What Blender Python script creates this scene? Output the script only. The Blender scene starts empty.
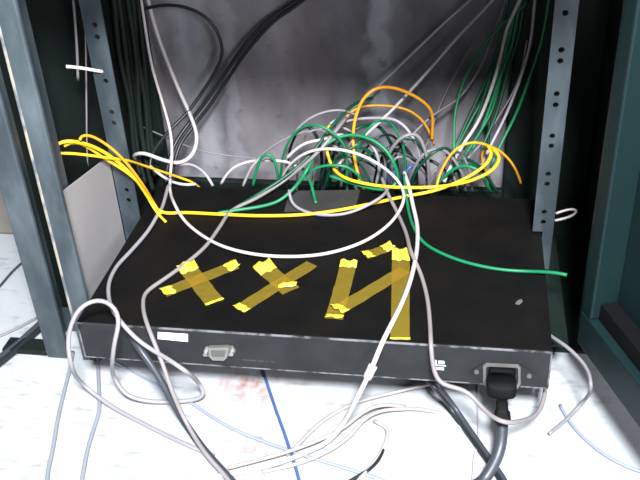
import bpy, bmesh, math, random
from mathutils import Vector, Matrix
random.seed(7)
sc = bpy.context.scene
COL = sc.collection

# ------------------------------------------------------------------ camera
F, PITCH, YAW, ROLL = 882.5, .574985, .187009, -.05746
CAM = Vector((.35547, -.612166, .552722))
fwd = Vector((-math.sin(YAW)*math.cos(PITCH), math.cos(YAW)*math.cos(PITCH), -math.sin(PITCH)))
r0 = Vector((math.cos(YAW), math.sin(YAW), 0)); u0 = r0.cross(fwd)
RT = r0*math.cos(ROLL) + u0*math.sin(ROLL); UP = -r0*math.sin(ROLL) + u0*math.cos(ROLL)
cam = bpy.data.objects.new('camera', bpy.data.cameras.new('camera')); COL.objects.link(cam)
cam.data.sensor_width = 36; cam.data.lens = F/640*36
cam.data.clip_start = .01
M = Matrix((RT, UP, -fwd)).transposed().to_4x4(); M.translation = CAM
cam.matrix_world = M
sc.camera = cam

ZF, ZT, BW, BD = -.05, .0437, .44, .262      # floor, router top, width, depth
WALL = .42

def ray(u, v): return RT*((u-320)/F) - UP*((v-240)/F) + fwd
def az(u, v, z): d = ray(u, v); return CAM + d*((z-CAM.z)/d.z)
def ay(u, v, y): d = ray(u, v); return CAM + d*((y-CAM.y)/d.y)

# --------------------------------------------------------------- materials
def lin(c): return tuple((x/255/12.92 if x <= 10.3 else ((x/255+.055)/1.055)**2.4) for x in c)
def mat(name, rgb, rough=.5, metal=0, var=.0, scale=30, rgb2=None, spec=.5, bump=0, stretch=None, lo=.35, hi=.65, detail=5):
    m = bpy.data.materials.new(name); m.use_nodes = True
    nt = m.node_tree; b = nt.nodes['Principled BSDF']
    c1 = lin(rgb)
    b.inputs['Roughness'].default_value = rough; b.inputs['Metallic'].default_value = metal
    b.inputs['Specular IOR Level'].default_value = spec
    b.inputs['Base Color'].default_value = (*c1, 1)
    if var or rgb2:
        c2 = lin(rgb2) if rgb2 else tuple(x*(1-var) for x in c1)
        tc = nt.nodes.new('ShaderNodeTexCoord'); mp = nt.nodes.new('ShaderNodeMapping')
        n = nt.nodes.new('ShaderNodeTexNoise'); rp = nt.nodes.new('ShaderNodeValToRGB')
        n.inputs['Scale'].default_value = scale; n.inputs['Detail'].default_value = detail
        if stretch: mp.inputs['Scale'].default_value = stretch
        rp.color_ramp.elements[0].color = (*c1, 1); rp.color_ramp.elements[1].color = (*c2, 1)
        rp.color_ramp.elements[0].position = lo; rp.color_ramp.elements[1].position = hi
        nt.links.new(tc.outputs['Object'], mp.inputs[0]); nt.links.new(mp.outputs[0], n.inputs['Vector'])
        nt.links.new(n.outputs[0], rp.inputs[0]); nt.links.new(rp.outputs[0], b.inputs['Base Color'])
        if bump:
            bp = nt.nodes.new('ShaderNodeBump'); bp.inputs['Strength'].default_value = bump; bp.inputs['Distance'].default_value = .002
            nt.links.new(n.outputs[0], bp.inputs['Height']); nt.links.new(bp.outputs[0], b.inputs['Normal'])
    return m

def wall_mat():
    m = bpy.data.materials.new('stained_wall'); m.use_nodes = True
    nt = m.node_tree; b = nt.nodes['Principled BSDF']; L = nt.links.new
    b.inputs['Roughness'].default_value = .75; b.inputs['Specular IOR Level'].default_value = .2
    tc = nt.nodes.new('ShaderNodeTexCoord')
    def noise(scale, st, det=6):
        mp = nt.nodes.new('ShaderNodeMapping'); mp.inputs['Scale'].default_value = st
        n = nt.nodes.new('ShaderNodeTexNoise'); n.inputs['Scale'].default_value = scale; n.inputs['Detail'].default_value = det
        L(tc.outputs['Object'], mp.inputs[0]); L(mp.outputs[0], n.inputs['Vector']); return n.outputs[0]
    def ramp(src, a, ca, bb, cb):
        r = nt.nodes.new('ShaderNodeValToRGB'); e = r.color_ramp.elements
        e[0].position = a; e[0].color = (*ca, 1); e[1].position = bb; e[1].color = (*cb, 1); L(src, r.inputs[0]); return r.outputs[0]
    def mix(f, a, c):
        x = nt.nodes.new('ShaderNodeMix'); x.data_type = 'RGBA'
        L(f, x.inputs[0]); L(a, x.inputs[6]); L(c, x.inputs[7]); return x.outputs[2]
    base = ramp(noise(10, (1, 1, .6), 9), .34, lin((88, 85, 90)), .66, lin((140, 136, 141)))
    brown = ramp(noise(14, (1, 1, .5)), .0, lin((88, 78, 82)), 1, lin((99, 87, 90)))
    f1 = ramp(noise(6, (1.3, 1, .35), 8), .52, (0, 0, 0), .66, (.8, .8, .8))
    c = mix(f1, base, brown)
    pale = ramp(noise(40, (1, 1, .3)), .2, lin((138, 141, 154)), .8, lin((170, 171, 176)))
    # a pale vertical smear at fixed x, edges broken by noise
    sx = nt.nodes.new('ShaderNodeSeparateXYZ'); L(tc.outputs['Object'], sx.inputs[0])
    nz = noise(26, (1, 1, 1), 9)
    ad = nt.nodes.new('ShaderNodeMath'); ad.operation = 'MULTIPLY_ADD'; L(nz, ad.inputs[0]); ad.inputs[1].default_value = .055; L(sx.outputs[0], ad.inputs[2])
    for cx, w, k in ((.247, .013, .8), (.262, .02, .3), (.010, .024, .5), (.055, .010, .35)):
        s = nt.nodes.new('ShaderNodeMath'); s.operation = 'SUBTRACT'; L(ad.outputs[0], s.inputs[0]); s.inputs[1].default_value = cx+.0275
        a = nt.nodes.new('ShaderNodeMath'); a.operation = 'ABSOLUTE'; L(s.outputs[0], a.inputs[0])
        mr = nt.nodes.new('ShaderNodeMapRange'); L(a.outputs[0], mr.inputs[0])
        mr.inputs[1].default_value = w*.5; mr.inputs[2].default_value = w*1.3; mr.inputs[3].default_value = k; mr.inputs[4].default_value = 0
        c = mix(mr.outputs[0], c, pale)
    sp = ramp(noise(70, (1, 1, 1), 3), .66, (0, 0, 0), .74, (.5, .5, .5))
    dk = ramp(noise(3, (1, 1, 1)), 0, lin((92, 86, 86)), 1, lin((96, 90, 90)))
    c = mix(sp, c, dk)
    L(c, b.inputs['Base Color'])
    bp = nt.nodes.new('ShaderNodeBump'); bp.inputs['Strength'].default_value = .15; bp.inputs['Distance'].default_value = .003
    L(noise(60, (1, 1, 1)), bp.inputs['Height']); L(bp.outputs[0], b.inputs['Normal'])
    return m

def floor_mat():
    m = bpy.data.materials.new('white_floor'); m.use_nodes = True
    nt = m.node_tree; b = nt.nodes['Principled BSDF']; L = nt.links.new
    b.inputs['Roughness'].default_value = .6; b.inputs['Specular IOR Level'].default_value = .2
    tc = nt.nodes.new('ShaderNodeTexCoord')
    def noise(scale, st=(1, 1, 1), det=6):
        mp = nt.nodes.new('ShaderNodeMapping'); mp.inputs['Scale'].default_value = st
        n = nt.nodes.new('ShaderNodeTexNoise'); n.inputs['Scale'].default_value = scale; n.inputs['Detail'].default_value = det
        L(tc.outputs['Object'], mp.inputs[0]); L(mp.outputs[0], n.inputs['Vector']); return n.outputs[0]
    def ramp(src, a, ca, bb, cb):
        r = nt.nodes.new('ShaderNodeValToRGB'); e = r.color_ramp.elements
        e[0].position = a; e[0].color = (*ca, 1); e[1].position = bb; e[1].color = (*cb, 1); L(src, r.inputs[0]); return r.outputs[0]
    def mix(f, a, c):
        x = nt.nodes.new('ShaderNodeMix'); x.data_type = 'RGBA'
        L(f, x.inputs[0]); L(a, x.inputs[6]); L(c, x.inputs[7]); return x.outputs[2]
    def mul(a, bb):
        x = nt.nodes.new('ShaderNodeMath'); x.operation = 'MULTIPLY'; L(a, x.inputs[0]); L(bb, x.inputs[1]); return x.outputs[0]
    c = ramp(noise(8), .3, lin((148, 153, 159)), .7, lin((168, 171, 175)))
    dirt = ramp(noise(5, (1, 1, 1), 2), 0, lin((112, 112, 116)), 1, lin((126, 124, 126)))
    c = mix(ramp(noise(75, (.55, 1.6, 1), 8), .56, (0, 0, 0), .74, (.7, .7, .7)), c, dirt)
    # rusty stains around two spots
    for (px, py, rad) in ((az(254, 372, ZF).x, az(254, 385, ZF).y, .05), (az(254, 448, ZF).x, az(254, 448, ZF).y, .026)):
        ds = nt.nodes.new('ShaderNodeVectorMath'); ds.operation = 'DISTANCE'
        L(tc.outputs['Object'], ds.inputs[0]); ds.inputs[1].default_value = (px, py, 0)
        mr = nt.nodes.new('ShaderNodeMapRange'); L(ds.outputs['Value'], mr.inputs[0])
        mr.inputs[1].default_value = 0; mr.inputs[2].default_value = rad; mr.inputs[3].default_value = 1; mr.inputs[4].default_value = 0
        rust = ramp(noise(5), 0, lin((128, 72, 50)), 1, lin((140, 82, 60)))
        c = mix(mul(mr.outputs[0], ramp(noise(80, (1, .6, 1)), .40, (0, 0, 0), .66, (.9, .9, .9))), c, rust)
    L(c, b.inputs['Base Color'])
    return m

PAINT = mat('blue_grey_paint', (44, 53, 58), .34, 0, rgb2=(80, 89, 95), scale=22, lo=.45, hi=.72, bump=.25, stretch=(1, 1, .4), detail=8)
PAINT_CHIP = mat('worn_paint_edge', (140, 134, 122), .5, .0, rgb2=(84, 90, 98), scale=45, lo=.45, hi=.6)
DOORP = mat('shaded_door_paint', (10, 30, 31), .5, 0, rgb2=(8, 25, 28), scale=12, spec=.3)  # rack paint darkened toward teal, the door's shade put into its colour
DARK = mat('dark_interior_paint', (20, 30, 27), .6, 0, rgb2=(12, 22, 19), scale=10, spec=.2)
PANEL = mat('pale_grey_panel', (146, 143, 144), .6, 0, rgb2=(136, 134, 136), scale=10)
BLACK = mat('black_powder_coat', (15, 14, 13), .6, 0, rgb2=(9, 9, 10), scale=25, spec=.12, bump=.05)
FRONT = mat('dark_grey_faceplate', (35, 36, 38), .6, 0, rgb2=(28, 29, 31), scale=40, spec=.3)
WORN = mat('worn_black_edge', (104, 104, 108), .5, .0, rgb2=(40, 41, 44), scale=60, lo=.45, hi=.58, spec=.3)
STEEL = mat('nickel_steel', (190, 188, 182), .35, .8, var=.3, scale=60)
STEELD = mat('dull_connector', (120, 118, 116), .5, .5, var=.3, scale=60)
HOLE = mat('black_plastic', (9, 10, 11), .7, 0, var=.2, scale=40, spec=.12)
STICK = mat('white_sticker', (225, 226, 232), .6, 0, var=.05, scale=40)
INK = mat('grey_ink', (150, 152, 160), .7, 0, var=.1, scale=40)
PRINT = mat('white_print', (190, 192, 196), .7, 0, var=.1, scale=40)
TOPLAB = mat('grey_paper_label', (50, 48, 48), .7, 0, rgb2=(40, 39, 39), scale=40)
BROWN = mat('brown_board', (110, 104, 98), .8, 0, rgb2=(90, 86, 82), scale=14)

def cmat(name, rgb, rough=.45, spec=.4): return mat(name, rgb, rough, 0, var=.12, scale=25, spec=spec, lo=.4, hi=.75)
WHITE = cmat('white_cable_sheath', (184, 176, 176)); GREY = cmat('grey_cable_sheath', (134, 130, 135))
GREYB = cmat('warm_grey_sheath', (124, 118, 119)); LILAC = cmat('pale_lilac_sheath', (158, 154, 164)); DGREY = cmat('dim_grey_sheath', (116, 112, 116))
GREEN = cmat('green_cable_sheath', (14, 110, 70)); DGREEN = cmat('dark_green_sheath', (9, 68, 46))
YELLOW = cmat('yellow_cable_sheath', (238, 184, 30)); ORANGE = cmat('amber_cable_sheath', (216, 146, 30))
BLK = cmat('black_cable_sheath', (30, 33, 36), .4); BLKG = cmat('faded_black_sheath', (52, 56, 64), .4)
BLUE = cmat('blue_cable_sheath', (58, 84, 138)); SLATE = cmat('slate_cable_sheath', (128, 136, 164))
PALE = cmat('pale_grey_sheath', (170, 172, 178)); PALEF = cmat('dull_pale_sheath', (126, 130, 140)); BLKBUN = cmat('dull_black_sheath', (22, 30, 26), .6, .2)

def tape_mat():
    m = bpy.data.materials.new('yellow_tape_film'); m.use_nodes = True
    nt = m.node_tree; b = nt.nodes['Principled BSDF']; L = nt.links.new
    out = nt.nodes['Material Output']
    b.inputs['Base Color'].default_value = (*lin((206, 190, 92)), 1); b.inputs['Roughness'].default_value = .4
    tr = nt.nodes.new('ShaderNodeBsdfTransparent'); tr.inputs[0].default_value = (*lin((250, 230, 110)), 1)
    mx = nt.nodes.new('ShaderNodeMixShader'); n = nt.nodes.new('ShaderNodeTexNoise'); n.inputs['Scale'].default_value = 60
    mr = nt.nodes.new('ShaderNodeMapRange'); mr.inputs[3].default_value = .07; mr.inputs[4].default_value = .17
    L(n.outputs[0], mr.inputs[0]); L(mr.outputs[0], mx.inputs[0]); L(tr.outputs[0], mx.inputs[1]); L(b.outputs[0], mx.inputs[2])
    L(mx.outputs[0], out.inputs['Surface'])
    return m
TAPE = tape_mat()
TAPE_END = mat('folded_yellow_tape', (240, 218, 74), .4, 0, rgb2=(206, 176, 40), scale=120, lo=.4, hi=.7)

# ------------------------------------------------------------------ helpers
def obj(name, bm, m, parent=None, smooth=False):
    me = bpy.data.meshes.new(name); bmesh.ops.recalc_face_normals(bm, faces=bm.faces[:]); bm.to_mesh(me); bm.free()
    if smooth:
        for p in me.polygons: p.use_smooth = True
    me.materials.append(m)
    o = bpy.data.objects.new(name, me); COL.objects.link(o)
    if parent: o.parent = parent; o.matrix_parent_inverse = Matrix.Translation(-parent.location)
    return o
def thing(name, label, cat, loc, group=None):
    o = bpy.data.objects.new(name, None); COL.objects.link(o); o.location = loc; o.empty_display_size = .02
    o['label'] = label; o['category'] = cat
    if group: o['group'] = group
    return o
def tag(o, label, cat, group=None):
    o['label'] = label; o['category'] = cat
    if group: o['group'] = group
    return o
def struct(o): o['kind'] = 'structure'; return o
def box(bm, a, b, bev=0):
    a, b = Vector(a), Vector(b)
    r = bmesh.ops.create_cube(bm, size=1)
    vs = r['verts']
    for v in vs: v.co = Vector(((a.x+b.x)/2+v.co.x*(b.x-a.x), (a.y+b.y)/2+v.co.y*(b.y-a.y), (a.z+b.z)/2+v.co.z*(b.z-a.z)))
    if bev:
        es = list({e for v in vs for e in v.link_edges})
        bmesh.ops.bevel(bm, geom=es, offset=bev, segments=2, affect='EDGES', profile=.5)
def BM(): return bmesh.new()
def catmull(P, step=.004):
    P = [P[0]*2-P[1]] + P + [P[-1]*2-P[-2]]
    out = []
    for i in range(1, len(P)-2):
        p0, p1, p2, p3 = P[i-1:i+3]
        # centripetal parameterisation
        t0 = 0; t1 = t0+max((p1-p0).length, 1e-5)**.5; t2 = t1+max((p2-p1).length, 1e-5)**.5; t3 = t2+max((p3-p2).length, 1e-5)**.5
        n = max(2, int((p2-p1).length/step))
        for k in range(n):
            t = t1+(t2-t1)*k/n
            A1 = p0*((t1-t)/(t1-t0))+p1*((t-t0)/(t1-t0)); A2 = p1*((t2-t)/(t2-t1))+p2*((t-t1)/(t2-t1)); A3 = p2*((t3-t)/(t3-t2))+p3*((t-t2)/(t3-t2))
            B1 = A1*((t2-t)/(t2-t0))+A2*((t-t0)/(t2-t0)); B2 = A2*((t3-t)/(t3-t1))+A3*((t-t1)/(t3-t1))
            out.append(B1*((t2-t)/(t2-t1))+B2*((t-t1)/(t2-t1)))
    out.append(P[-2].copy())
    return out
def smooth_pts(pts, n=2):
    for _ in range(n):
        q = [pts[0]]+[(pts[i-1]+pts[i]*2+pts[i+1])/4 for i in range(1, len(pts)-1)]+[pts[-1]]
        pts = q
    return pts
def tube(bm, pts, r, n=8, r1=None):
    T0 = (pts[1]-pts[0]).normalized(); N = T0.orthogonal().normalized(); rings = []
    for i, p in enumerate(pts):
        a = pts[max(i-1, 0)]; b = pts[min(i+1, len(pts)-1)]
        T = (b-a)
        T = T.normalized() if T.length > 1e-9 else T0
        N = (N-T*N.dot(T)); N = N.normalized() if N.length > 1e-6 else T.orthogonal().normalized()
        B = T.cross(N); rr = r if r1 is None else r+(r1-r)*i/(len(pts)-1)
        rings.append([bm.verts.new(p+(N*math.cos(2*math.pi*k/n)+B*math.sin(2*math.pi*k/n))*rr) for k in range(n)])
        T0 = T
    for a, b in zip(rings, rings[1:]):
        for k in range(n): bm.faces.new((a[k], a[(k+1) % n], b[(k+1) % n], b[k]))
    bm.faces.new(rings[0][::-1]); bm.faces.new(rings[-1])
def resolve(p, r):
    u, v, d = p[0], p[1], p[2]
    if isinstance(d, str):
        lift = p[3] if len(p) > 3 else 0
        return az(u, v, {'T': ZT, 'F': ZF, 'z': 0}[d]+(r if d != 'z' else 0)+lift+.0005)
    return ay(u, v, d)
def clampz(p, r, top=True):
    p = p.copy()
    if p.z < ZF+r: p.z = ZF+r
    if top and -.001 < p.x < BW+.001 and .0 < p.y < BD and p.z < ZT+r and p.z > .0: p.z = ZT+r
    if p.y > WALL-r-.001: p.y = WALL-r-.001
    return p
def path(pts, r, top=True):
    P = [resolve(p, r) for p in pts]
    # cables that leave the picture go on: up to the added shelf, or along the floor
    for end in (0, -1):
        u, v = pts[end][:2]; p, q = P[end], P[1 if end == 0 else -2]; d = (p-q).normalized()
        if v < -5:
            if d.z < .3: d = (d+Vector((0, 0, .6))).normalized()
            n = [p+d*t for t in (.05, .10, .16, .22, .3) if (p+d*t).z < .422]
        elif v > 481 or u < -5 or u > 645:
            d.z = 0; d.normalize(); s = d.cross(Vector((0, 0, 1)))
            n = [Vector((p.x, p.y, max(ZF+r, p.z-.01)))+d*t+s*(.05*math.sin(t*7+u)-.05*math.sin(u)) for t in (.06, .13, .2, .28, .36)]
            for k in n: k.z = ZF+r+.0005
        else: continue
        if end == 0: P = n[::-1]+P
        else: P = P+n
    S = smooth_pts(catmull(P), 3)
    return smooth_pts([clampz(p, r, top) for p in S], 1)
def cable(label, m, r, pts, name='network_cable', cat='cable', group=None, parent=None, top=True):
    bm = BM(); tube(bm, path(pts, r, top), r)
    o = obj(name, bm, m, parent, True)
    if not parent: tag(o, label, cat, group)
    return o

# --------------------------------------------------------------- the setting
bm = BM(); box(bm, (-1.6, -2.2, ZF-.05), (1.8, WALL+.1, ZF)); fl = struct(obj('floor', bm, floor_mat()))
fl.location = (0, 0, 0)
# the floor material reads object coordinates on its top face (z = ZF): keep its rust spots there
for n in fl.data.materials[0].node_tree.nodes:
    if n.type == 'VECT_MATH': n.inputs[1].default_value[2] = ZF
bm = BM(); box(bm, (-1.6, WALL, ZF), (1.8, WALL+.1, 1.3)); struct(obj('wall_back', bm, wall_mat()))
bm = BM(); box(bm, (-1.6, .28, ZF), (-.14, WALL-.001, .10), .004); struct(obj('baseboard_back', bm, BROWN))

# -------------------------------------------------------------------- rack
rack = thing('equipment_rack', 'blue-grey steel equipment rack frame with punched rails standing around the black router', 'rack', (.22, .2, ZF))
HT = .62
YP = .05
def channel_left():
    bm = BM()
    # outer flange, recessed web, inner flange of a folded C-section post
    box(bm, (-.0725, YP, ZF), (-.0470, YP+.006, HT), .002); box(bm, (-.0725, YP+.004, ZF), (-.0695, YP+.05, HT))
    box(bm, (-.0695, YP+.046, ZF), (-.032, YP+.05, ZF+.03)); box(bm, (-.0695, YP+.046, HT-.05), (-.032, YP+.05, HT))
    box(bm, (-.032, YP, ZF), (-.029, YP+.05, HT), .001)
    box(bm, (-.032, YP, ZF), (-.0115, YP+.006, HT), .002)
    return bm
obj('front_post', channel_left(), PAINT, rack)
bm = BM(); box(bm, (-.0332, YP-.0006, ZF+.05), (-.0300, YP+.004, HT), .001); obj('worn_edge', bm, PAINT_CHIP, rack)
bm = BM(); box(bm, (.474, YP+.012, .0), (.509, YP+.049, HT), .002); obj('front_post', bm, PAINT, rack)

def holed_rail(x0, x1, y, holes, flange_left, z0=ZF, z1=HT):
    """L-section mounting rail: face with real round holes, and a flange folded back."""
    bm = BM(); th = .002
    zs = sorted(holes); edges = [z0]+[(a[1]+b[1])/2 for a, b in zip(zs, zs[1:])] if False else None
    zs = sorted(holes, key=lambda h: h[1])
    cuts = [z0]+[(a[1]+b[1])/2 for a, b in zip(zs, zs[1:])]+[z1]
    for (hx, hz, hr), za, zb in zip(zs, cuts, cuts[1:]):
        pa, pb = hz-.0052, hz+.0052
        pa, pb = max(pa, za), min(pb, zb)
        N = 16
        for yy in (y, y+th):
            ring = []; outer = []
            for k in range(N):
                a = 2*math.pi*(k+.5)/N; c, s = math.cos(a), math.sin(a)
                ring.append(bm.verts.new((hx+hr*c, yy, hz+hr*s)))
                # ray from the hole centre to the tile rectangle
                t = min(((x1-hx) if c > 0 else (hx-x0))/abs(c), ((pb-hz) if s > 0 else (hz-pa))/abs(s))
                outer.append(bm.verts.new((hx+t*c, yy, hz+t*s)))
            cs = [bm.verts.new(p) for p in ((x1, yy, pb), (x0, yy, pb), (x0, yy, pa), (x1, yy, pa))]
            for k in range(N):
                j = (k+1) % N
                f = [ring[k], outer[k]]
                A, B = outer[k].co, outer[j].co
                onx = lambda p: abs(p.x-x0) < 1e-6 or abs(p.x-x1) < 1e-6
                if onx(A) != onx(B):
                    q = 0 if (B-Vector((hx, yy, hz))).dot(Vector((1, 0, 0))) > 0 else 1
                    mid = (A+B)/2
                    q = min(range(4), key=lambda i: (cs[i].co-mid).length)
                    f.append(cs[q])
                f += [outer[j], ring[j]]
                bm.faces.new(f)
            if yy == y: r1 = ring
            else:
                for k in range(N): bm.faces.new((r1[k], r1[(k+1) % N], ring[(k+1) % N], ring[k]))
            for lo, hi in ((za, pa), (pb, zb)):
                if hi-lo > 1e-6: bm.faces.new([bm.verts.new(p) for p in ((x0, yy, lo), (x1, yy, lo), (x1, yy, hi), (x0, yy, hi))])
    for x in (x0, x1):
        bm.faces.new([bm.verts.new(p) for p in ((x, y, z0), (x, y+th, z0), (x, y+th, z1), (x, y, z1))])
    xf = (x0, x0+.002) if flange_left else (x1-.002, x1)
    box(bm, (xf[0], y+th, z0), (xf[1], y+.03, z1))
    # remove the internal doubled verts only where they coincide
    bmesh.ops.remove_doubles(bm, verts=bm.verts[:], dist=1e-6)
    return bm
YR = .19
lh = [(95, 25), (97, 37), (104, 81), (110, 112), (112, 123), (124, 190), (126, 200)]
rh = [(567, 13), (562, 50), (560, 61), (557, 94), (555, 105), (550, 136), (549, 146), (547, 174), (546, 184), (542, 212), (541, 222)]
HL = [ay(u, v, YR) for u, v in lh]; HR = [ay(u, v, YR) for u, v in rh]
HL = [(-.0105, p.z, .0028) for p in HL]+[(-.0105, .36, .0028), (-.0105, .376, .0028)]
HR = [(.4405, p.z, .0028) for p in HR]+[(.4405, .36, .0028), (.4405, .376, .0028)]
obj('mounting_rail', holed_rail(-.0225, -.0008, YR, HL, True), PAINT, rack)
rb = holed_rail(.4305, .4515, YR, HR, False, z0=ZT+.003); box(rb, (.4408, YR, ZF), (.4515, YR+.03, ZT+.0029)); obj('mounting_rail', rb, PAINT, rack)
# pale plate between the left post and its rail
bm = BM()
P1, P2 = (YP+.0075, .1445), (YR-.0005, .1195)
vs = [(-.0255, P1[0], -.02), (-.0255, P2[0], -.02), (-.0255, P2[0], P2[1]), (-.0255, P1[0], P1[1])]
a = [bm.verts.new(v) for v in vs]; b = [bm.verts.new((v[0]+.002, v[1], v[2])) for v in vs]
bm.faces.new(a); bm.faces.new(b[::-1])
for i in range(4): bm.faces.new((a[i], a[(i+1) % 4], b[(i+1) % 4], b[i]))
o = obj('side_plate', bm, PANEL, rack); o['label'] = 'pale grey plate between post and rail'
# support runners under the router
bm = BM(); box(bm, (-.0065, YP+.014, -.004), (.02, .255, -.0005)); box(bm, (-.0065, YP+.014, -.02), (-.003, .255, -.004)); obj('support_runner', bm, DARK, rack)
bm = BM(); box(bm, (.42, YP+.014, -.004), (.4625, .255, -.0005)); box(bm, (.4365, YP+.014, -.02), (.44, .255, -.004)); obj('support_runner', bm, DARK, rack)
# cabinet sides, rear uprights, then a dark strip and sheet added for shade
bm = BM(); box(bm, (-.0725, YP+.0505, ZF), (-.0695, .40, HT)); obj('side_panel', bm, DARK, rack)
bm = BM(); box(bm, (.51, YP+.05, ZF), (.514, .40, HT)); box(bm, (.509, YP+.04, .0), (.514, YP+.05, HT)); obj('side_panel', bm, DARK, rack)
xl = ay(146, 30, .39).x
bm = BM(); box(bm, (-.069, .388, ZF), (xl, .40, HT), .002); obj('rear_post', bm, DARK, rack)
xr = ay(513, 60, .39).x
bm = BM(); box(bm, (xr, .388, ZF), (.51, .40, HT), .002); obj('rear_post', bm, DARK, rack)
bm = BM(); box(bm, (xl, .39, ZF), (xr, .40, -.02), .002); obj('shade_rail', bm, DARK, rack)  # dark strip added for the shade low on the wall
bm = BM(); box(bm, (-.069, .112, ZF), (.508, .387, ZF+.004)); obj('shade_base', bm, DARK, rack)  # dark sheet laid over the floor for the shade behind the router
# unseen shelf added overhead to shade the rack interior
bm = BM(); box(bm, (-.0725, -.03, .43), (.466, .40, .44)); obj('shade_shelf', bm, DARK, rack)
bm = BM(); box(bm, (-.125, .052, ZF), (-.073, .074, ZF+.006), .002); obj('foot', bm, DARK, rack)  # low dark bar on the floor outside the left post
# the open door on the right
HINGE = Vector((.4670, YP+.002, 0)); ANG = math.radians(21)
DL = .62
def door_box(bm, s0, s1, t0, t1, z0, z1, bev=.002):
    k = BM(); box(k, (s0, t0, z0), (s1, t1, z1), bev)
    d = Vector((math.sin(ANG), -math.cos(ANG), 0)); n = Vector((math.cos(ANG), math.sin(ANG), 0))
    for v in k.verts: v.co = Vector((HINGE.x, HINGE.y, 0))+d*v.co.x+n*v.co.y+Vector((0, 0, v.co.z))
    me = bpy.data.meshes.new('t'); k.to_mesh(me); k.free(); bm.from_mesh(me); bpy.data.meshes.remove(me)
bm = BM(); door_box(bm, .019, DL-.03, .024, .028, .0545, HT, 0); dr = obj('door', bm, DOORP, rack)
bm = BM(); door_box(bm, 0, DL, 0, .03, .014, .052); obj('bottom_rail', bm, DOORP, dr)
bm = BM(); door_box(bm, 0, .018, 0, .03, .0525, HT); obj('hinge_stile', bm, DOORP, dr)
bm = BM(); door_box(bm, DL-.03, DL, 0, .03, .0525, HT); obj('lock_stile', bm, DOORP, dr)
bm = BM(); door_box(bm, .0185, DL-.031, .008, .0235, .0525, .070, .001); o = obj('recess_shade', bm, HOLE, dr); o['label'] = 'black strip for the recess shadow'  # black strip put in for the shadow of the panel recess

# ------------------------------------------------------------------- router
rt = thing('network_router', 'flat black rack router with yellow tape strips on its lid, low in the rack', 'router', (BW/2, BD/2, 0))
def onfront(u, v): return ay(u, v, 0)
bm = BM(); box(bm, (.001, .002, 0), (BW-.001, BD, ZT-.0012), .0012); obj('chassis', bm, BLACK, rt)
bm = BM(); box(bm, (0, .0006, ZT-.0022), (BW, BD+.0004, ZT), .0006); obj('lid', bm, BLACK, rt)
bm = BM(); box(bm, (.0006, 0, .0012), (BW-.0006, .0022, ZT-.0026), .0004); fp = obj('rear_faceplate', bm, FRONT, rt); fp['label'] = 'dark grey faceplate with ports'
bm = BM()
box(bm, (.0, -.0006, ZT-.0026), (BW, .0010, ZT-.0006), .0004)
obj('lid_lip', bm, WORN, rt)
bm = BM(); box(bm, (.0, -.0004, .0), (.0016, .0012, ZT-.003), .0003)
obj('worn_corner', bm, WORN, rt); bm = BM()
box(bm, (BW-.0014, -.0004, .0), (BW, .0012, ZT-.003), .0003); obj('worn_corner', bm, WORN, rt)
bm = BM(); box(bm, (.0017, -.0004, 0), (BW-.0015, .0012, .0012), .0003); obj('bottom_lip', bm, WORN, rt)
# white sticker on the faceplate
def plate(bm, quad_px, y0, y1, inset=0):
    a = [onfront(*p) for p in quad_px]
    A = [bm.verts.new((p.x, y0, p.z)) for p in a]; B = [bm.verts.new((p.x, y1, p.z)) for p in a]
    n = len(a); bm.faces.new(A); bm.faces.new(B[::-1])
    for i in range(n): bm.faces.new((A[i], A[(i+1) % n], B[(i+1) % n], B[i]))
bm = BM(); plate(bm, [(158, 332), (188, 334), (188, 341.5), (158, 338.5)], -.0006, .001); st = obj('sticker', bm, STICK, rt); st['label'] = 'small white sticker'
bm = BM()
for k in range(5):
    u = 161+k*3.2; plate(bm, [(u, 334), (u+1.6, 334.2), (u+1.6, 337.2), (u, 337)], -.0009, -.0005)
obj('smudged_print', bm, INK, st)
# serial port
bm = BM(); plate(bm, [(203.5, 351), (206, 346), (233, 345.5), (236, 350), (233, 355.5), (206, 356)], -.0012, .001); sp = obj('serial_port', bm, STEELD, rt); sp['label'] = 'dull metal serial port'
bm = BM(); plate(bm, [(210, 344.5), (229.5, 344), (228, 354.5), (225, 357.5), (214, 357), (211, 354)], -.005, -.001); obj('shell', bm, STEEL, sp)
bm = BM(); plate(bm, [(212, 347), (227.5, 346.8), (226, 353), (213.5, 353)], -.0056, -.0048); obj('socket_face', bm, STEELD, sp)
for u, v in ((206.5, 351.2), (232.5, 350.8)):
    c = onfront(u, v); bm = BM()
    tube(bm, [Vector((c.x, -.001, c.z)), Vector((c.x, -.0055, c.z))], .0023, 6); obj('jack_screw', bm, STEEL, sp)
# faint print marks
bm = BM()
for q in ([(431, 364.2), (446, 365.2), (446, 366.2), (431, 365.2)], [(435, 360), (437, 360.1), (437, 363.5), (435, 363.4)], [(438.5, 360.5), (444.5, 361), (444.5, 363.8), (438.5, 363.4)], [(435, 367), (444, 367.6), (444, 370), (435, 369.4)]):
    plate(bm, q, -.0004, .001)
pm = obj('printed_mark', bm, PRINT, rt); pm['label'] = 'tiny white printed mark'
bm = BM()
for u0, u1 in ((243, 256), (258, 264), (266, 268), (271, 274)):
    plate(bm, [(u0, 359.2+(u0-243)*.06), (u1, 359.2+(u1-243)*.06), (u1, 360.6+(u1-243)*.06), (u0, 360.6+(u0-243)*.06)], -.0003, .001)
obj('printed_mark', bm, TOPLAB, rt)
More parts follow.
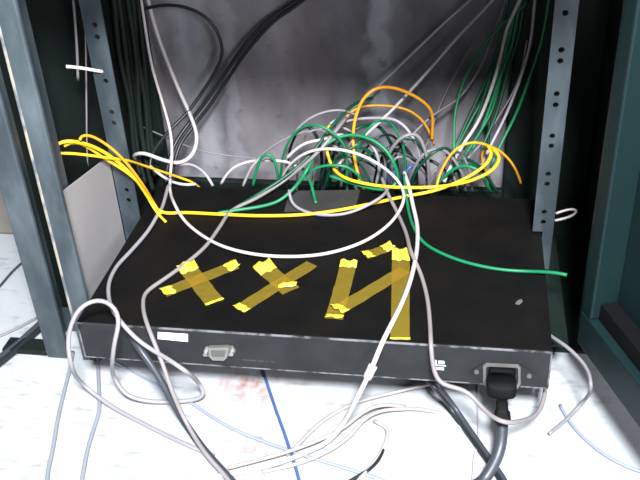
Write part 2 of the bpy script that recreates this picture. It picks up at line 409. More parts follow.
# inlet
bm = BM(); plate(bm, [(471, 371), (484, 362), (520, 364), (536, 374), (520, 386), (484, 384)], -.0012, .001); inl = obj('power_inlet', bm, FRONT, rt); inl['label'] = 'black mains inlet with pale rim'
bm = BM()
def rim(bm, outer, inner, y0, y1):
    n = len(outer); a = [onfront(*p) for p in outer]; b = [onfront(*p) for p in inner]
    V = [[bm.verts.new((p.x, y, p.z)) for p in L] for L in (a, b) for y in (y0, y1)]
    for i in range(n):
        j = (i+1) % n
        bm.faces.new((V[0][i], V[0][j], V[2][j], V[2][i])); bm.faces.new((V[1][i], V[3][i], V[3][j], V[1][j]))
        bm.faces.new((V[0][i], V[1][i], V[1][j], V[0][j])); bm.faces.new((V[2][i], V[2][j], V[3][j], V[3][i]))
rim(bm, [(486, 362), (518, 363.5), (520.5, 366), (520.5, 382), (517, 387), (486, 385.5), (483, 381), (483, 364)],
        [(487.5, 364.3), (516.5, 365.6), (518, 367), (518, 381), (515.5, 384.5), (487.5, 383), (486, 380), (486, 366)], -.003, -.001)
obj('rim', bm, STEELD, inl)
for u, v in ((476.5, 370.5), (529, 374.5)):
    c = onfront(u, v); bm = BM(); tube(bm, [Vector((c.x, -.001, c.z)), Vector((c.x, -.0028, c.z))], .0022, 8); obj('screw', bm, STEELD, inl)
# grey label and paint chip on the lid
def lidplate(bm, quad_px, z0, z1):
    a = [az(u, v, ZT) for u, v in quad_px]
    A = [bm.verts.new((p.x, p.y, z0)) for p in a]; B = [bm.verts.new((p.x, p.y, z1)) for p in a]
    n = len(a); bm.faces.new(A); bm.faces.new(B[::-1])
    for i in range(n): bm.faces.new((A[i], A[(i+1) % n], B[(i+1) % n], B[i]))
bm = BM(); lidplate(bm, [(290, 191), (360, 190), (355, 211), (284, 212)], ZT-.0002, ZT+.0003); o = obj('lid_label', bm, TOPLAB, rt); o['label'] = 'dim grey paper label'
bm = BM(); lidplate(bm, [(515, 304), (517, 301), (521, 299), (523, 301.5), (519, 305)], ZT-.0002, ZT+.0002); obj('paint_chip', bm, STEELD, rt)
# yellow tape strips
def tape(c0, c1, w, ends, lift, skew=0):
    A, B = az(*c0, ZT), az(*c1, ZT)
    d = (B-A); L = d.length; d.normalize(); n = Vector((-d.y, d.x, 0)); z = ZT+.0005+lift
    bm = BM(); N = 10; rows = []
    for i in range(N+1):
        t = i/N; rows.append([A+d*L*t+n*w*(s+random.uniform(-.02, .02)) + Vector((0, 0, z-ZT+.0002*math.sin(i*2.1+s*5))) for s in (-.5, -.17, .17, .5)])
    top = [[bm.verts.new(p) for p in r] for r in rows]; bot = [[bm.verts.new(p-Vector((0, 0, .0003))) for p in r] for r in rows]
    for G in (top, bot):
        for a, b in zip(G, G[1:]):
            for k in range(3): bm.faces.new((a[k], a[k+1], b[k+1], b[k]))
    for i in range(N):
        for k in (0, 3): bm.faces.new((top[i][k], top[i+1][k], bot[i+1][k], bot[i][k]))
    for i in (0, N):
        for k in range(3): bm.faces.new((top[i][k], top[i][k+1], bot[i][k+1], bot[i][k]))
    s = obj('tape_strip', bm, TAPE, rt); s['label'] = 'translucent yellow tape strip'
    for (which, ln, h) in ends:
        bm = BM(); O = A if which == 0 else B; dd = d if which == 0 else -d
        G = []
        for i in range(7):
            t = i/6; row = []
            for k in range(6):
                q = k/5-.5
                wob = random.uniform(-1, 1)
                row.append(O+dd*(ln*(t-.12)*(1+.12*math.sin(k*2.3+ln*900)))+n*w*(q*1.04)+Vector((0, 0, z-ZT+.0005+h*max(0, 1-t)**1.3*(.65+.35*math.sin(k*1.9+ln*700))+.0003*wob*(1-t))))
            G.append([bm.verts.new(p) for p in row])
        lo = [[bm.verts.new(v.co-Vector((0, 0, .0003))) for v in r] for r in G]
        for Q in (G, lo):
            for a, b in zip(Q, Q[1:]):
                for k in range(5): bm.faces.new((a[k], a[k+1], b[k+1], b[k]))
        for i in range(6):
            for k in (0, 5): bm.faces.new((G[i][k], G[i+1][k], lo[i+1][k], lo[i][k]))
        for i in (0, 6):
            for k in range(5): bm.faces.new((G[i][k], G[i][k+1], lo[i][k+1], lo[i][k]))
        e = obj('curled_end', bm, TAPE_END, s, True)
tape((186, 266), (215, 303), .0185, [(0, .014, .0045), (1, .004, .0012)], 0)
tape((164, 294), (236, 266), .0150, [(0, .012, .003), (1, .012, .0045)], .0012)
tape((262, 266), (291, 291), .0190, [(0, .015, .005)], 0)
tape((312, 265), (239, 311), .0150, [(1, .009, .002)], .0012)
tape((349, 263), (334, 319), .0165, [(0, .009, .0035), (1, .007, .003)], 0)
tape((401, 252), (400, 340), .0175, [(0, .018, .004), (1, .003, .001)], .0)
tape((405, 271), (337, 312), .0150, [(1, .010, .0045)], .0012)
tape((365, 256), (391, 247), .0130, [(0, .009, .003), (1, .010, .0045)], 0)
# crumpled scrap where the two strips of the middle figure cross
O = az(288, 287, ZT); bm = BM()
G = [[bm.verts.new(O+Vector(((i-2)*.0042, (j-1.5)*.0024+(i-2)*.0012, .0026+random.uniform(0, .0022)))) for j in range(4)] for i in range(5)]
H = [[bm.verts.new(v.co-Vector((0, 0, .0004))) for v in r] for r in G]
for Q in (G, H):
    for p, q in zip(Q, Q[1:]):
        for k in range(3): bm.faces.new((p[k], p[k+1], q[k+1], q[k]))
for i in range(4):
    for k in (0, 3): bm.faces.new((G[i][k], G[i+1][k], H[i+1][k], H[i][k]))
for i in (0, 4):
    for k in range(3): bm.faces.new((G[i][k], G[i][k+1], H[i][k+1], H[i][k]))
o = obj('tape_scrap', bm, TAPE_END, rt, True); o['label'] = 'crumpled yellow tape scrap'

# ---------------------------------------------------------------- power cord
pc = thing('power_cord', 'thick black mains cord plugged into the router inlet at its lower right', 'power cord', onfront(501, 380))
c0 = onfront(502, 375)
bm = BM(); box(bm, (onfront(488.5, 370).x, -.0045, onfront(500, 384).z), (onfront(515.5, 370).x, -.0012, onfront(500, 366).z), .003); plug = obj('plug', bm, HOLE, pc)
# body bends down out of the plug: shoulder, then the ribbed neck
def loft(bm, secs):
    rings = []
    for (c, hx, hy, ax, ayv) in secs:
        rings.append([bm.verts.new(c+ax*(hx*math.copysign(abs(math.cos(a))**.6, math.cos(a)))+ayv*(hy*math.copysign(abs(math.sin(a))**.6, math.sin(a)))) for a in [2*math.pi*k/16 for k in range(16)]])
    for a, b in zip(rings, rings[1:]):
        for k in range(16): bm.faces.new((a[k], a[(k+1) % 16], b[(k+1) % 16], b[k]))
    bm.faces.new(rings[0][::-1]); bm.faces.new(rings[-1])
X = Vector((1, 0, 0))
def sec(u, v, y, hx, hy):
    return (ay(u, v, y), hx, hy, X, Vector((0, 1, .12)))
bm = BM()
loft(bm, [sec(501.5, 380, -.0125, .0128, .008), sec(501.5, 383, -.014, .0132, .0085), sec(501.5, 390, -.016, .0132, .0080), sec(501.5, 392.5, -.017, .0124, .0075), sec(502, 394.5, -.018, .0064, .0052), sec(502, 398, -.019, .0050, .0048), sec(502, 402, -.020, .0046, .0046), sec(502, 404, -.021, .0055, .0052), sec(502, 406.5, -.022, .0046, .0044), sec(502, 409, -.024, .0056, .0052), sec(502.3, 411.5, -.026, .0050, .0046), sec(502.5, 414, -.028, .0070, .0056), sec(502.5, 419, -.031, .0074, .0056)])
obj('plug_body', bm, HOLE, pc, True)
bm = BM()
tube(bm, path([(502.5, 420, -.031), (502, 430, -.038), (501, 447, -.052), (494, 464, -.062), (481, 484, -.075), (465, 500, -.085)], .0052), .0052, 12)
obj('cord', bm, BLKG, pc, True)

# ------------------------------------------------------------------- cables
WHITEF = cmat('shaded_white_sheath', (150, 142, 138))  # white sheath darkened for the shade under the floor cables
R5, R4, R3, R2 = .0021, .0018, .0015, .0010
D = -.02   # hanging just in front of the faceplate
# --- white and grey cables looping over the lid
cable('long white cable looping across the middle of the lid above the tape strips', WHITE, R4,
      [(138, -25, .36), (142, 5, .36), (152, 66, .35), (163, 104, .34), (170, 130, .32), (172, 150, .305), (170, 183, .275), (174, 203, 'T', .006), (184, 220, 'T', .001), (200, 234, 'T'), (222, 246, 'T', .002), (250, 253.5, 'T', .004), (280, 256.5, 'T'), (324, 254, 'T'), (365, 241, 'T', .002), (394, 219, 'T', .004), (404, 199, 'T', .012), (398, 181, .26), (380, 165, .255), (352, 152, .255), (322, 149, .262), (302, 155, .27), (286, 170, .285), (280, 185, .30)])
cable('thick white cable hanging in front of the wall and hooking left near its foot', WHITE, .0025,
      [(144, -15, .39), (157, 33, .39), (168, 63, .38), (179, 90, .37), (191, 117, .36), (197, 137, .345), (193, 154, .33), (180, 163, .325), (163, 160, .325), (143, 153, .33), (134, 155, .335), (136, 160, .35)])
cable('long grey cable down the lid edge, looping twice past the left front corner', GREY, R5,
      [(172, 196, .27), (160, 211, 'T', .001), (148, 231, 'T'), (130, 252, 'T'), (117, 266, 'T', .002), (109, 283, 'T', .006), (109, 298, 'T', .008), (114, 312, -.004), (125, 327, -.018), (139, 341, -.02), (154, 351, -.022), (166, 358, -.03), (184, 370, -.04), (200, 385, 'F', .02), (205, 393, 'F', .012), (201, 398, 'F', .006), (185, 401, 'F', .002), (146, 401, 'F', .004), (125, 394, 'F', .012), (115, 379, 'F', .025), (112.5, 360, -.03), (115, 340, -.03), (119, 322, -.024), (116, 309, -.016), (107, 301, -.012), (92, 300.5, -.014), (79, 309, -.022), (71, 325, -.028), (68, 342, -.032), (71, 364, -.04), (85, 386, 'F', .016), (111, 406, 'F', .004), (140, 422, 'F'), (170, 437, 'F'), (201, 451, 'F'), (214, 456, 'F')])
cable('grey cable angling from the heap past the first tape cross and over the front edge', GREYB, R5,
      [(346, 118, .31), (338, 128, .29), (318, 152, .265), (285, 180, 'T', .012), (255, 199, 'T', .003), (232, 210, 'T'), (219, 228, 'T'), (204, 248, 'T'), (177, 270, 'T'), (160, 282, 'T'), (146, 292, 'T'), (143, 304, 'T', .002), (146, 321, 'T', .003), (152, 337, -.014), (163, 365, -.03), (172, 391, -.04), (185, 420, 'F', .02), (205, 453, 'F', .01), (226, 477, 'F', .004), (240, 497, 'F', .002)])
cable('black cable lying along the underside of the grey one at the lower left', BLKG, .0036,
      [(126, 325, .01), (137, 345, -.012), (152, 366, -.022), (168, 393, -.03), (184, 421, 'F', .006), (206, 452, 'F', .001), (232, 481, 'F'), (252, 505, 'F')], top=False)
cable('grey cable draped over the front edge and coiling under the power plug', GREYB, R5,
      [(382, 178, .275), (387, 192, 'T', .008), (397, 212, 'T', .001), (406, 233, 'T', .004), (411, 252, 'T', .008), (420, 272, 'T', .001), (427, 297, 'T'), (430, 325, 'T'), (431, 346, -.005), (433, 366, -.012), (438, 382, -.018), (448, 387, -.02), (461, 388, -.018), (473, 397, -.022), (486, 412, -.036), (503, 422, -.050), (522, 421, -.036), (538, 413, -.014), (543, 402, -.0), (545, 392, .012), (546, 380, .03)], top=False)
cable('white cable crossing the last tape strip and dropping over the front edge to the floor', WHITE, .0023,
      [(404, 172, .29), (409, 187, 'T', .01), (413, 206, 'T', .003), (417, 224, 'T'), (417, 248, 'T', .002), (411, 278, 'T', .007), (402, 303, 'T', .007), (391, 325, 'T', .004), (382, 343, -.006), (370, 372, -.02), (356, 400, -.035), (343, 424, 'F', .014), (330, 440, 'F', .005), (300, 455, 'F', .002), (265, 467, 'F', .001), (225, 475, 'F'), (190, 480, 'F')])
# white tie binding that cable
p = path([(373, 366, -.02), (370, 372, -.021), (367, 378, -.022)], .0045); bm = BM(); tube(bm, p, .0042, 10)
tag(obj('cable_tie', bm, WHITE, None, True), 'white plastic collar gripping the white cable in front of the faceplate', 'cable tie')
# --- the white bundle on the overexposed floor
cable('white cable on the floor sweeping left from below the printed mark', WHITEF, R4,
      [(445, 382, .01), (426, 385, 'F', .006), (396, 392, 'F', .002), (358, 402, 'F', .001), (330, 416, 'F'), (310, 432, 'F'), (296, 447, 'F', .002), (286, 455, 'F')], top=False)
cable('white floor cable arching highest in the coil below the router', WHITEF, R4,
      [(405, 407, 'F', .004), (394, 405, 'F', .008), (376, 406, 'F', .012), (360, 414, 'F', .012), (346, 426, 'F', .008), (328, 436, 'F', .008), (290, 451, 'F', .006), (255, 461, 'F', .004), (228, 468, 'F', .003)])
cable('white floor cable forming the inner arc of the coil below the router', WHITEF, R4,
      [(440, 413, 'F'), (420, 409, 'F', .001), (400, 409, 'F', .003), (380, 411, 'F', .007), (363, 420, 'F', .008), (350, 436, 'F', .006), (330, 450, 'F', .005), (300, 463, 'F', .003), (262, 472, 'F')])
cable('white floor cable crossing the bottom edge right of the coil', WHITEF, R4,
      [(374, 421, 'F', .001), (388, 428, 'F', .0), (384, 446, 'F'), (376, 460, 'F'), (360, 478, 'F'), (346, 495, 'F')])
cable('short black cable bent at the bottom edge below the white coil', BLK, R4,
      [(383, 450, 'F'), (380, 459, 'F'), (370, 469, 'F'), (354, 479, 'F'), (335, 490, 'F')])
cable('hair-thin pale cable trailing right from the white coil to the black pair', PALE, R2,
      [(424, 409, 'F'), (445, 417, 'F'), (462, 429, 'F'), (480, 447, 'F')])
cable('pale wire curling beside the bottom edge in the middle of the floor', PALE, R2,
      [(410, 457, 'F'), (395, 452, 'F'), (388, 460, 'F'), (376, 478, 'F'), (370, 490, 'F')])
cable('blue cable straight down the floor from under the serial port side', BLUE, R3,
      [(258, 355, .08), (263, 370, 'F'), (270, 392, 'F'), (276, 410, 'F'), (284, 432, 'F'), (290, 450, 'F'), (296, 468, 'F'), (304, 494, 'F')], top=False)
cable('slate cable slanting across the floor and passing under the white coil', SLATE, R3,
      [(186, 400, 'F'), (193, 404, 'F'), (212, 417, 'F'), (233, 429, 'F'), (262, 441, 'F'), (290, 451, 'F'), (315, 459, 'F'), (345, 468, 'F'), (376, 478, 'F'), (400, 486, 'F')])
cable('thin slate wire on the floor meeting the crossing cables at lower left', SLATE, R2,
      [(108, 357, .03), (118, 364, 'F'), (140, 376, 'F'), (160, 386, 'F'), (174, 393, 'F')], top=False)
cable('pale grey cable straight down the floor, nearest the left post', PALEF, .0019,
      [(73, 352, .06), (70, 368, 'F'), (64, 392, 'F'), (58, 418, 'F'), (53, 448, 'F'), (47, 484, 'F')])
cable('pale grey cable kinked midway down the floor at the left', PALEF, .0019,
      [(97, 352, .07), (98, 366, 'F'), (99, 390, 'F'), (99, 412, 'F'), (94, 428, 'F'), (87, 452, 'F'), (82, 480, 'F'), (80, 492, 'F')], top=False)
cable('black cable slanting down the floor left of the mains cord', BLKG, .0024,
      [(428, 374, .03), (438, 386, .0), (453, 405, 'F', .012), (470, 430, 'F', .003), (491, 460, 'F'), (508, 486, 'F')], top=False)
cable('second black cable tight beside the slanting one left of the mains cord', BLK, .0021,
      [(422, 374, .03), (434, 387, .0), (449, 406, 'F', .010), (466, 431, 'F', .001), (487, 461, 'F', .0), (503, 486, 'F')], top=False)
cable('thin lilac wire dropping straight behind the mains plug', LILAC, R2,
      [(478, 378, .06), (478, 392, 'F'), (478, 415, 'F'), (478, 442, 'F'), (474, 458, 'F'), (471, 486, 'F')], top=False)
cable('slate cable curving along the floor at the right edge of the picture', SLATE, R3,
      [(560, 405, 'F'), (566, 416, 'F'), (577, 431, 'F'), (599, 451, 'F'), (625, 466, 'F'), (655, 476, 'F')])
cable('grey cable bowing out from the right rear corner of the router to the floor', DGREY, R4,
      [(535, 322, .09), (552, 337, .055), (566, 346, .04), (579, 358, .03), (589, 372, .015), (591, 386, 0), (583, 402, 'F', .012), (567, 419, 'F', .002), (549, 434, 'F')], top=False)
cable('thin black cable crossing the floor outside the left post, upper one', BLKG, R3,
      [(-20, 304, 'F'), (0, 286, 'F'), (12, 272, 'F'), (24, 261, 'F'), (40, 248, 'F')])
cable('grey cable crossing the floor outside the left post, below the thin black one', DGREY, R3,
      [(-20, 344, 'F'), (0, 336, 'F'), (20, 327, 'F'), (38, 317, 'F'), (60, 304, 'F')])
cable('thick black cable on the floor outside the left post, upper of the pair', BLKG, .0032,
      [(-25, 376, 'F'), (0, 357, 'F'), (18, 343, 'F'), (38, 325, 'F'), (60, 305, 'F')])
cable('thick black cable on the floor outside the left post, lower of the pair', BLK, .0032,
      [(-25, 383, 'F'), (0, 363.5, 'F'), (18, 349, 'F'), (38, 331, 'F'), (62, 309, 'F')])
# --- yellow cables
Yg = 'yellow patch cables'
cable('yellow cable reaching farthest left, its strand lowest in the fan by the left post', YELLOW, R3,
      [(52, 154, .13), (62, 153, .135), (78, 154, .145), (95, 156, .155), (109, 158, .165), (125, 160, .18), (142, 165, .22), (160, 171, .25), (178, 177, .28), (192, 182, .295), (200, 188, .31)], group=Yg)
cable('yellow cable arching from the left post then running the whole lid width', YELLOW, .0019,
      [(53, 148, .13), (59, 142, .135), (72, 141, .14), (86, 144, .15), (104, 152, .165), (118, 162, .175), (134, 177, .18), (146, 194, .19), (156, 209, 'T', .004), (164, 213.5, 'T', .0), (180, 212.5, 'T', .0), (225, 214.5, 'T', .0), (262, 215.8, 'T'), (305, 214.5, 'T'), (340, 210, 'T', .001), (372, 203.5, 'T', .002), (402, 197, 'T', .004), (435, 190.5, 'T', .008), (460, 181, .262), (478, 171, .27), (490, 160, .28), (492, 150, .29), (487, 145, .30)], group=Yg)
cable('yellow cable bundled mid-fan by the left rail and ending on the lid corner', YELLOW, R3,
      [(64, 146, .14), (70, 142, .145), (80, 143, .15), (92, 150, .16), (107, 160, .17), (122, 169, .175), (136, 180, .18), (148, 198, .195), (157, 213, 'T', .006), (161, 217, 'T', .002), (166, 222, 'T')], group=Yg)
cable('amber cable forming the top arch of the fan by the left rail', ORANGE, R3,
      [(80, 140, .14), (80, 136, .145), (87, 134.5, .15), (98, 139, .16), (110, 147, .165), (121, 157, .17), (133, 171, .175), (145, 188, .185), (155, 205, .2), (161, 214, 'T', .004)], group=Yg)
cable('amber cable arching highest over the heap then sweeping right along the lid', ORANGE, .0019,
      [(432, 140, .35), (432, 113, .34), (428, 106, .335), (418, 98, .33), (404, 91, .325), (388, 87, .315), (374, 89, .305), (363, 99, .30), (356, 115, .295), (353, 135, .29), (354, 155, .285), (359, 178, .28), (364, 190, .285)], group=Yg)
cable('amber cable arching just below the tallest loop over the heap', ORANGE, R3,
      [(434, 145, .36), (430, 133, .355), (421, 119, .35), (408, 110, .345), (390, 106, .34), (362, 106.5, .335), (350, 112, .33), (342, 124, .32)], group=Yg)
cable('yellow cable dipping from the heap and turning up in a loop at the right rail', YELLOW, .0019,
      [(330, 125, .31), (326, 134, .305), (327, 153, .295), (333, 168, .285), (345, 178, .265), (362, 183, 'T', .012), (380, 186, 'T', .01), (402, 187.5, 'T', .012), (440, 186.5, 'T', .012), (470, 181, .255), (490, 172, .26), (499, 163, .27), (500, 155, .28), (492, 148, .29)], group=Yg)
cable('amber cable arching beside the right rail and tailing off toward the wall corner', ORANGE, R3,
      [(436, 188, .27), (440, 174, .28), (447, 160, .285), (457, 148, .29), (472, 142, .295), (487, 145, .30), (500, 151, .305), (511, 162, .31), (518, 175, .32), (521, 184, .325)], group=Yg)
cable('short amber cable looping tightly inside the arch beside the right rail', ORANGE, R3,
      [(462, 180, .28), (475, 172, .285), (487, 164, .29), (493, 155, .30), (488, 146, .31), (483, 150, .315), (482, 160, .32), (488, 176, .32)], group=Yg)
# --- green cables
cable('bright green cable arching over the heap and landing flat on the lid', GREEN, R5,
      [(218, 213, 'T'), (237, 210, 'T'), (258, 207, 'T'), (279, 201, 'T', .002), (295, 187, 'T', .014), (306, 172, .262), (314, 157, .268), (329, 142, .275), (347, 135, .28), (368, 138, .275), (386, 150, .268), (396, 168, .262), (398, 181, 'T', .012), (390, 189, 'T', .006), (372, 188.5, 'T', .004), (352, 183, 'T', .006), (330, 176, .275)])
cable('dark green cable beside the grey one, running from the lid up into the heap', DGREEN, R5,
      [(228, 212, 'T', .0), (244, 203, 'T', .001), (262, 192, 'T', .006), (282, 179, .255), (302, 163, .268), (316, 148, .28), (330, 129, .30), (344, 113, .32), (358, 102, .34), (372, 98, .36)])
cable('green cable kinked into a small peak at the left end of the heap', GREEN, R4,
      [(253, 186, .28), (257, 168, .28), (262, 156, .28), (268, 152, .28), (274, 158, .28), (277, 170, .28), (279, 184, .285)])
cable('short green cable bending down onto the lid label', GREEN, R4,
      [(300, 164, .28), (306, 174, .272), (312, 186, 'T', .01), (314, 197, 'T', .001), (316, 203, 'T')])
cable('green cable lying low across the front of the heap', GREEN, R4,
      [(306, 174, .275), (318, 167, .275), (334, 165, .275), (348, 167, .275), (359, 176, .278), (366, 188, .29)])
cable('green cable crossing the right half of the lid to the right rail', GREEN, R4,
      [(404, 175, .28), (406, 192, 'T', .006), (408, 208, 'T', .001), (413, 226, 'T'), (424, 243, 'T'), (444, 254.5, 'T'), (468, 263, 'T'), (500, 269.5, 'T'), (530, 271.5, 'T', .001), (547, 272, 'T', .006), (560, 273.5, 'T', .008), (567, 275, 'T', .008)])
# --- grey arcs in the heap
cable('pale grey cable drawing the tallest thin arc on the left of the heap', GREY, R3,
      [(286, 165, .31), (287, 152, .31), (291, 139, .31), (303, 123, .31), (321, 113, .315), (342, 110, .32), (358, 116, .33)])
cable('grey cable rising gently along the wall foot to the heap', GREY, R3,
      [(255, 162, .34), (266, 151, .335), (280, 142, .33), (297, 134, .325), (320, 129, .32), (340, 126, .32), (352, 132, .32)])
cable('white cable arching from the wall corner into the left of the heap', WHITE, R4,
      [(221, 184, .30), (226, 175, .30), (236, 166, .30), (252, 161, .30), (270, 160.5, .295), (288, 162, .29), (300, 168, .285)])
cable('short grey cable leaning up into the left end of the heap', GREY, R4,
      [(243, 186, .285), (247, 176, .288), (253, 165, .29), (262, 156, .30)])
cable('short white cable arched between the green peak and the big loop', WHITE, R4,
      [(287, 158, .29), (296, 149, .29), (308, 142, .29), (322, 140, .29), (338, 134, .29), (347, 136, .292)])
cable('lilac cable bending round the heap under the amber arches', LILAC, R4,
      [(344, 122, .34), (357, 119, .335), (378, 118, .33), (395, 119.5, .325), (406, 127, .32), (413, 138, .315), (419, 150, .31), (421, 162, .31)])
cable('grey cable curling down at the centre of the heap', GREY, R4,
      [(352, 136, .30), (362, 138, .295), (372, 145, .285), (378, 156, .28), (379, 170, .28), (376, 184, .285)])
cable('white cable dipping below the hooked one at the left wall corner', WHITE, R4,
      [(150, 166, .30), (158, 173, .295), (170, 181, .29), (186, 185, .285), (196, 184, .29)])
cable('lilac cable arching right from below the hooked white cable', LILAC, R4,
      [(178, 165, .33), (190, 164, .325), (200, 169, .315), (208, 177, .305), (213, 186, .30)])
cable('thin grey wire drawn across the foot of the wall', DGREY, R2,
      [(120, 118, .375), (145, 128, .372), (175, 141, .36), (202, 151, .34), (232, 156, .345), (262, 159, .345), (290, 160, .345)])
cable('grey cable curving across the lid label to the yellow run', GREY, R4,
      [(289, 190, 'T', .012), (290, 200, 'T', .004), (296, 207, 'T', .001), (306, 212, 'T'), (322, 215, 'T', .0), (344, 214, 'T', .001), (362, 208, 'T', .006), (380, 198, 'T', .014), (390, 186, .27)])
# --- black cables at the upper left
cable('black cable of the thick pair crossing the wall, upper one', BLK, .0024,
      [(320, -22, .40), (297, 0, .40), (268, 20, .40), (245, 45, .395), (222, 78, .39), (205, 103, .38), (190, 122, .37), (176, 142, .35), (168, 165, .33), (165, 185, .31)])
cable('black cable of the thick pair crossing the wall, lower one', BLK, .0024,
      [(326, -22, .404), (302, 1, .404), (273, 22, .404), (250, 47, .40), (227, 80, .394), (210, 105, .384), (195, 124, .374), (181, 143, .354), (174, 165, .334), (173, 185, .314)])
cable('slim black cable making a round loop in front of the wall', BLK, R5,
      [(120, 15, .385), (135, 11, .385), (152, 7, .385), (170, 5, .385), (191, 9, .385), (209, 20, .385), (220, 38, .385), (222, 56, .385), (212, 77, .38), (199, 97, .372), (186, 114, .36), (170, 130, .345), (157, 146, .335), (151, 157, .33), (150, 170, .32)])
bund = [(114, 0, 134, 150), (119, 0, 139, 158), (124, 0, 142, 140), (128, 2, 147, 165), (133, 0, 149, 150), (138, 0, 152, 145)]
for i, (a, b, c, d) in enumerate(bund):
    w = random.uniform(-2, 2); yy = .352+.006*(i % 3)
    cable('dull black cable in the upright bundle against the left rear corner', BLKBUN, .0033,
          [(a-5, -25, yy), (a, b, yy), (a+(c-a)*.35+w, b+(d-b)*.35, yy), (a+(c-a)*.7-w, b+(d-b)*.7, yy), (c, d, yy-.005), (c+6, d+25, yy-.01)], group='black cables bundled at the left rear corner')
cable('thin grey cable hanging straight down left of the punched left rail', DGREY, R2,
      [(83, -15, .23), (85, 20, .23), (86, 60, .23), (86.5, 110, .23), (87, 150, .23), (88, 170, .23)])
cable('short grey wire hanging behind the white tie left of the rail', DGREY, R3,
      [(72, -15, .215), (75, 20, .215), (77, 50, .215), (78, 80, .215)])
# --- ties through the rails
cable('white cable tie poking out of a hole in the left rail', WHITE, .0018,
      [(66, 66.5, .175), (74, 67, .18), (88, 69, .185), (98, 71, .187), (102, 71.5, .1885), (104, 71.8, .195)], name='cable_tie', cat='cable tie', top=False)
cable('white cable tie bent in a loop behind the right rail', WHITE, .0014,
      [(556, 213.5, .2), (562, 211, .2), (570, 209, .2), (576, 209, .2), (577.5, 211.5, .2), (574, 215, .2), (566, 218.5, .2), (555, 220.5, .2)], name='cable_tie', cat='cable tie', top=False)
# --- cables hanging at the upper right
U = 'cables hanging at the upper right'
cable('white cable hanging brightest among the upright ones at the right', WHITE, R5,
      [(528, -20, .37), (520, 0, .37), (507, 29, .37), (500, 60, .365), (491, 90, .36), (478, 122, .35), (463, 145, .335), (450, 168, .315), (444, 182, .30)], group=U)
cable('green cable hanging farthest right, beside the punched right rail', GREEN, R4,
      [(552, -20, .36), (549, 0, .36), (542, 40, .36), (530, 77, .355), (516, 114, .35), (500, 146, .335), (490, 168, .32)], group=U)
cable('lilac cable hanging between the white one and the rightmost green one', LILAC, R4,
      [(537, -20, .375), (535, 0, .375), (530, 45, .375), (519, 82, .37), (505, 117, .36), (490, 147, .34), (482, 165, .32)], group=U)
cable('slim grey cable hanging close along the lilac one', GREY, R2,
      [(527, 40, .385), (521, 72, .38), (510, 98, .375), (497, 119, .37), (486, 138, .355), (468, 158, .33)], group=U)
cable('green cable hanging close along the right of the bright white one', GREEN, R4,
      [(526, -18, .385), (520, 5, .385), (512, 45, .385), (502, 72, .38), (492, 110, .37), (480, 132, .355), (462, 160, .33)], group=U)
cable('green cable branching left then dropping straight into the heap', GREEN, R4,
      [(528, 2, .385), (516, 13, .385), (502, 24, .385), (484, 46, .385), (467, 74, .38), (459, 95, .375), (454.5, 118, .36), (454, 141, .345), (454, 165, .33)], group=U)
cable('grey cable swinging from the top right down left across the wall', DGREY, R3,
      [(511, -18, .395), (505, 4, .395), (495, 29, .395), (481, 66, .39), (460, 97, .38), (432, 116, .36), (410, 137, .345), (398, 150, .33), (385, 165, .31)], group=U)
cable('thin dim grey cable curving down the wall left of the green ones', DGREY, R2,
      [(490, -12, .405), (486, 8, .405), (478, 34, .405), (462, 62, .40), (446, 93, .395), (436, 115, .38), (431, 134, .37), (424, 150, .35)], group=U)
cable('white cable stretched straight from the top right down to the heap', WHITE, R4,
      [(512, -22, .40), (492, 1, .40), (457, 38, .39), (430, 69, .375), (396, 106, .34), (364, 137, .31), (345, 157, .295), (336, 168, .288)], group=U)
cable('grey cable stretched straight above and parallel to the taut white one', PALE, R3,
      [(490, -18, .41), (470, 0, .41), (440, 27, .405), (412, 54, .40), (385, 80, .39), (362, 101, .375), (340, 116, .355), (330, 124, .34)], group=U)
cable('slim green cable hanging left of the bright white one, nearer the wall', DGREEN, R4,
      [(505, 20, .39), (498, 50, .39), (490, 72, .388), (475, 104, .375), (462, 132, .355), (450, 158, .335)], group=U)
cable('slim green cable hanging left of the bright white one, second from it', GREEN, R3,
      [(512, 20, .395), (500, 62, .39), (485, 95, .38), (470, 122, .365), (455, 150, .34)], group=U)
cable('dark green cable hanging short to the right of the bright white one', DGREEN, R4,
      [(512, 30, .395), (502, 70, .395), (491, 101, .39), (489, 130, .38), (488, 150, .36)], group=U)
for i in range(3):
    x = 505+i*9; w = random.uniform(-3, 3)
    cable('green cable in the dense top right bunch that hangs beside the wall', GREEN if i % 2 else DGREEN, R5,
          [(x+8, -20, .395-.004*i), (x+3+w, 5, .395-.004*i), (x-4, 35, .395-.004*i), (x-14+w, 75, .385-.004*i), (x-27, 115, .37-.004*i), (x-42, 150, .35-.004*i)], group='green cables in the top right bunch')
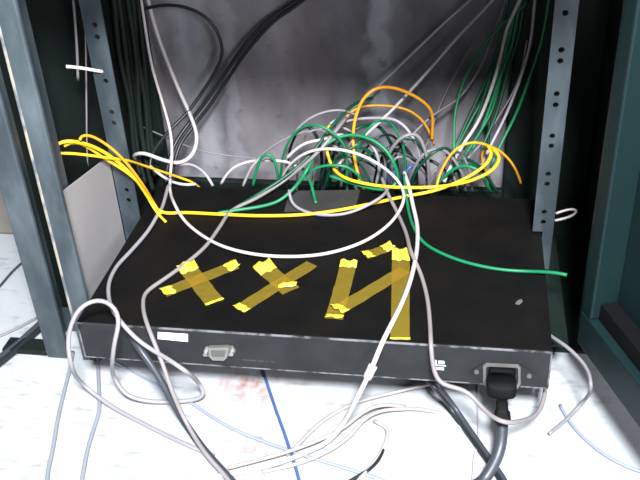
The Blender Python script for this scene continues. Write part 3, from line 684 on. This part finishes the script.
# --- the anonymous tangle behind the router
tan = [(DGREEN, 'dark green cable tangled low in the heap behind the router', 9), (DGREY, 'dim grey cable tangled low in the heap behind the router', 8), (BLK, 'black cable tangled low in the heap behind the router', 6), (GREEN, 'bright green cable tangled low in the heap behind the router', 3), (BLUE, 'short blue cable end tangled in the heap behind the router', 2)]
for m, lab, n in tan:
    for k in range(n):
        u = random.uniform(300, 470); 
        if m is BLUE: u = (395, 404)[k]
        wd = random.uniform(14, 36) if m is not BLUE else 7; top_ = random.uniform(120, 158) if m is not BLUE else 161+k*2
        if u > 430: top_ = random.uniform(148, 165)
        y0 = random.uniform(.285, .34); dy = random.uniform(-.02, .02); r = random.choice((R3, R4, R5))
        lean = random.uniform(-10, 10)
        cable(lab, m, r, [(u-wd, 190+random.uniform(-4, 6), y0+.02), (u-wd*.8, top_+22, y0), (u-wd*.3+lean, top_+3, y0-.005), (u+wd*.3+lean, top_+random.uniform(0, 8), y0+dy), (u+wd*.85, top_+random.uniform(16, 26), y0+dy), (u+wd, 192, y0+dy+.015)], group=lab.split(' tangled')[0].replace('cable end', 'cable')+'s in the heap')
# --------------------------------------------------------------------- light
def area(name, loc, target, size, energy, color):
    l = bpy.data.lights.new(name, 'AREA'); l.shape = 'DISK'; l.size = size; l.energy = energy; l.color = color
    o = bpy.data.objects.new(name, l); COL.objects.link(o); o.location = loc
    o.rotation_euler = (Vector(target)-Vector(loc)).to_track_quat('-Z', 'Y').to_euler(); return o
area('daylight_from_doorway', (1.45, -1.9, .95), (.3, 0, .1), .7, 46, (.97, .98, 1.0))
area('skylight_overhead', (.50, -.95, 1.2), (.47, -.1, 0), .26, 100, (.96, .98, 1.0))
w = bpy.data.worlds.new('world'); sc.world = w; w.use_nodes = True
w.node_tree.nodes['Background'].inputs[0].default_value = (.62, .85, .9, 1); w.node_tree.nodes['Background'].inputs[1].default_value = .12
vs = sc.view_settings
sc.display_settings.display_device = 'sRGB'; vs.view_transform = 'Standard'; vs.look = 'None'; vs.exposure = 0; vs.gamma = 1; vs.use_curve_mapping = False
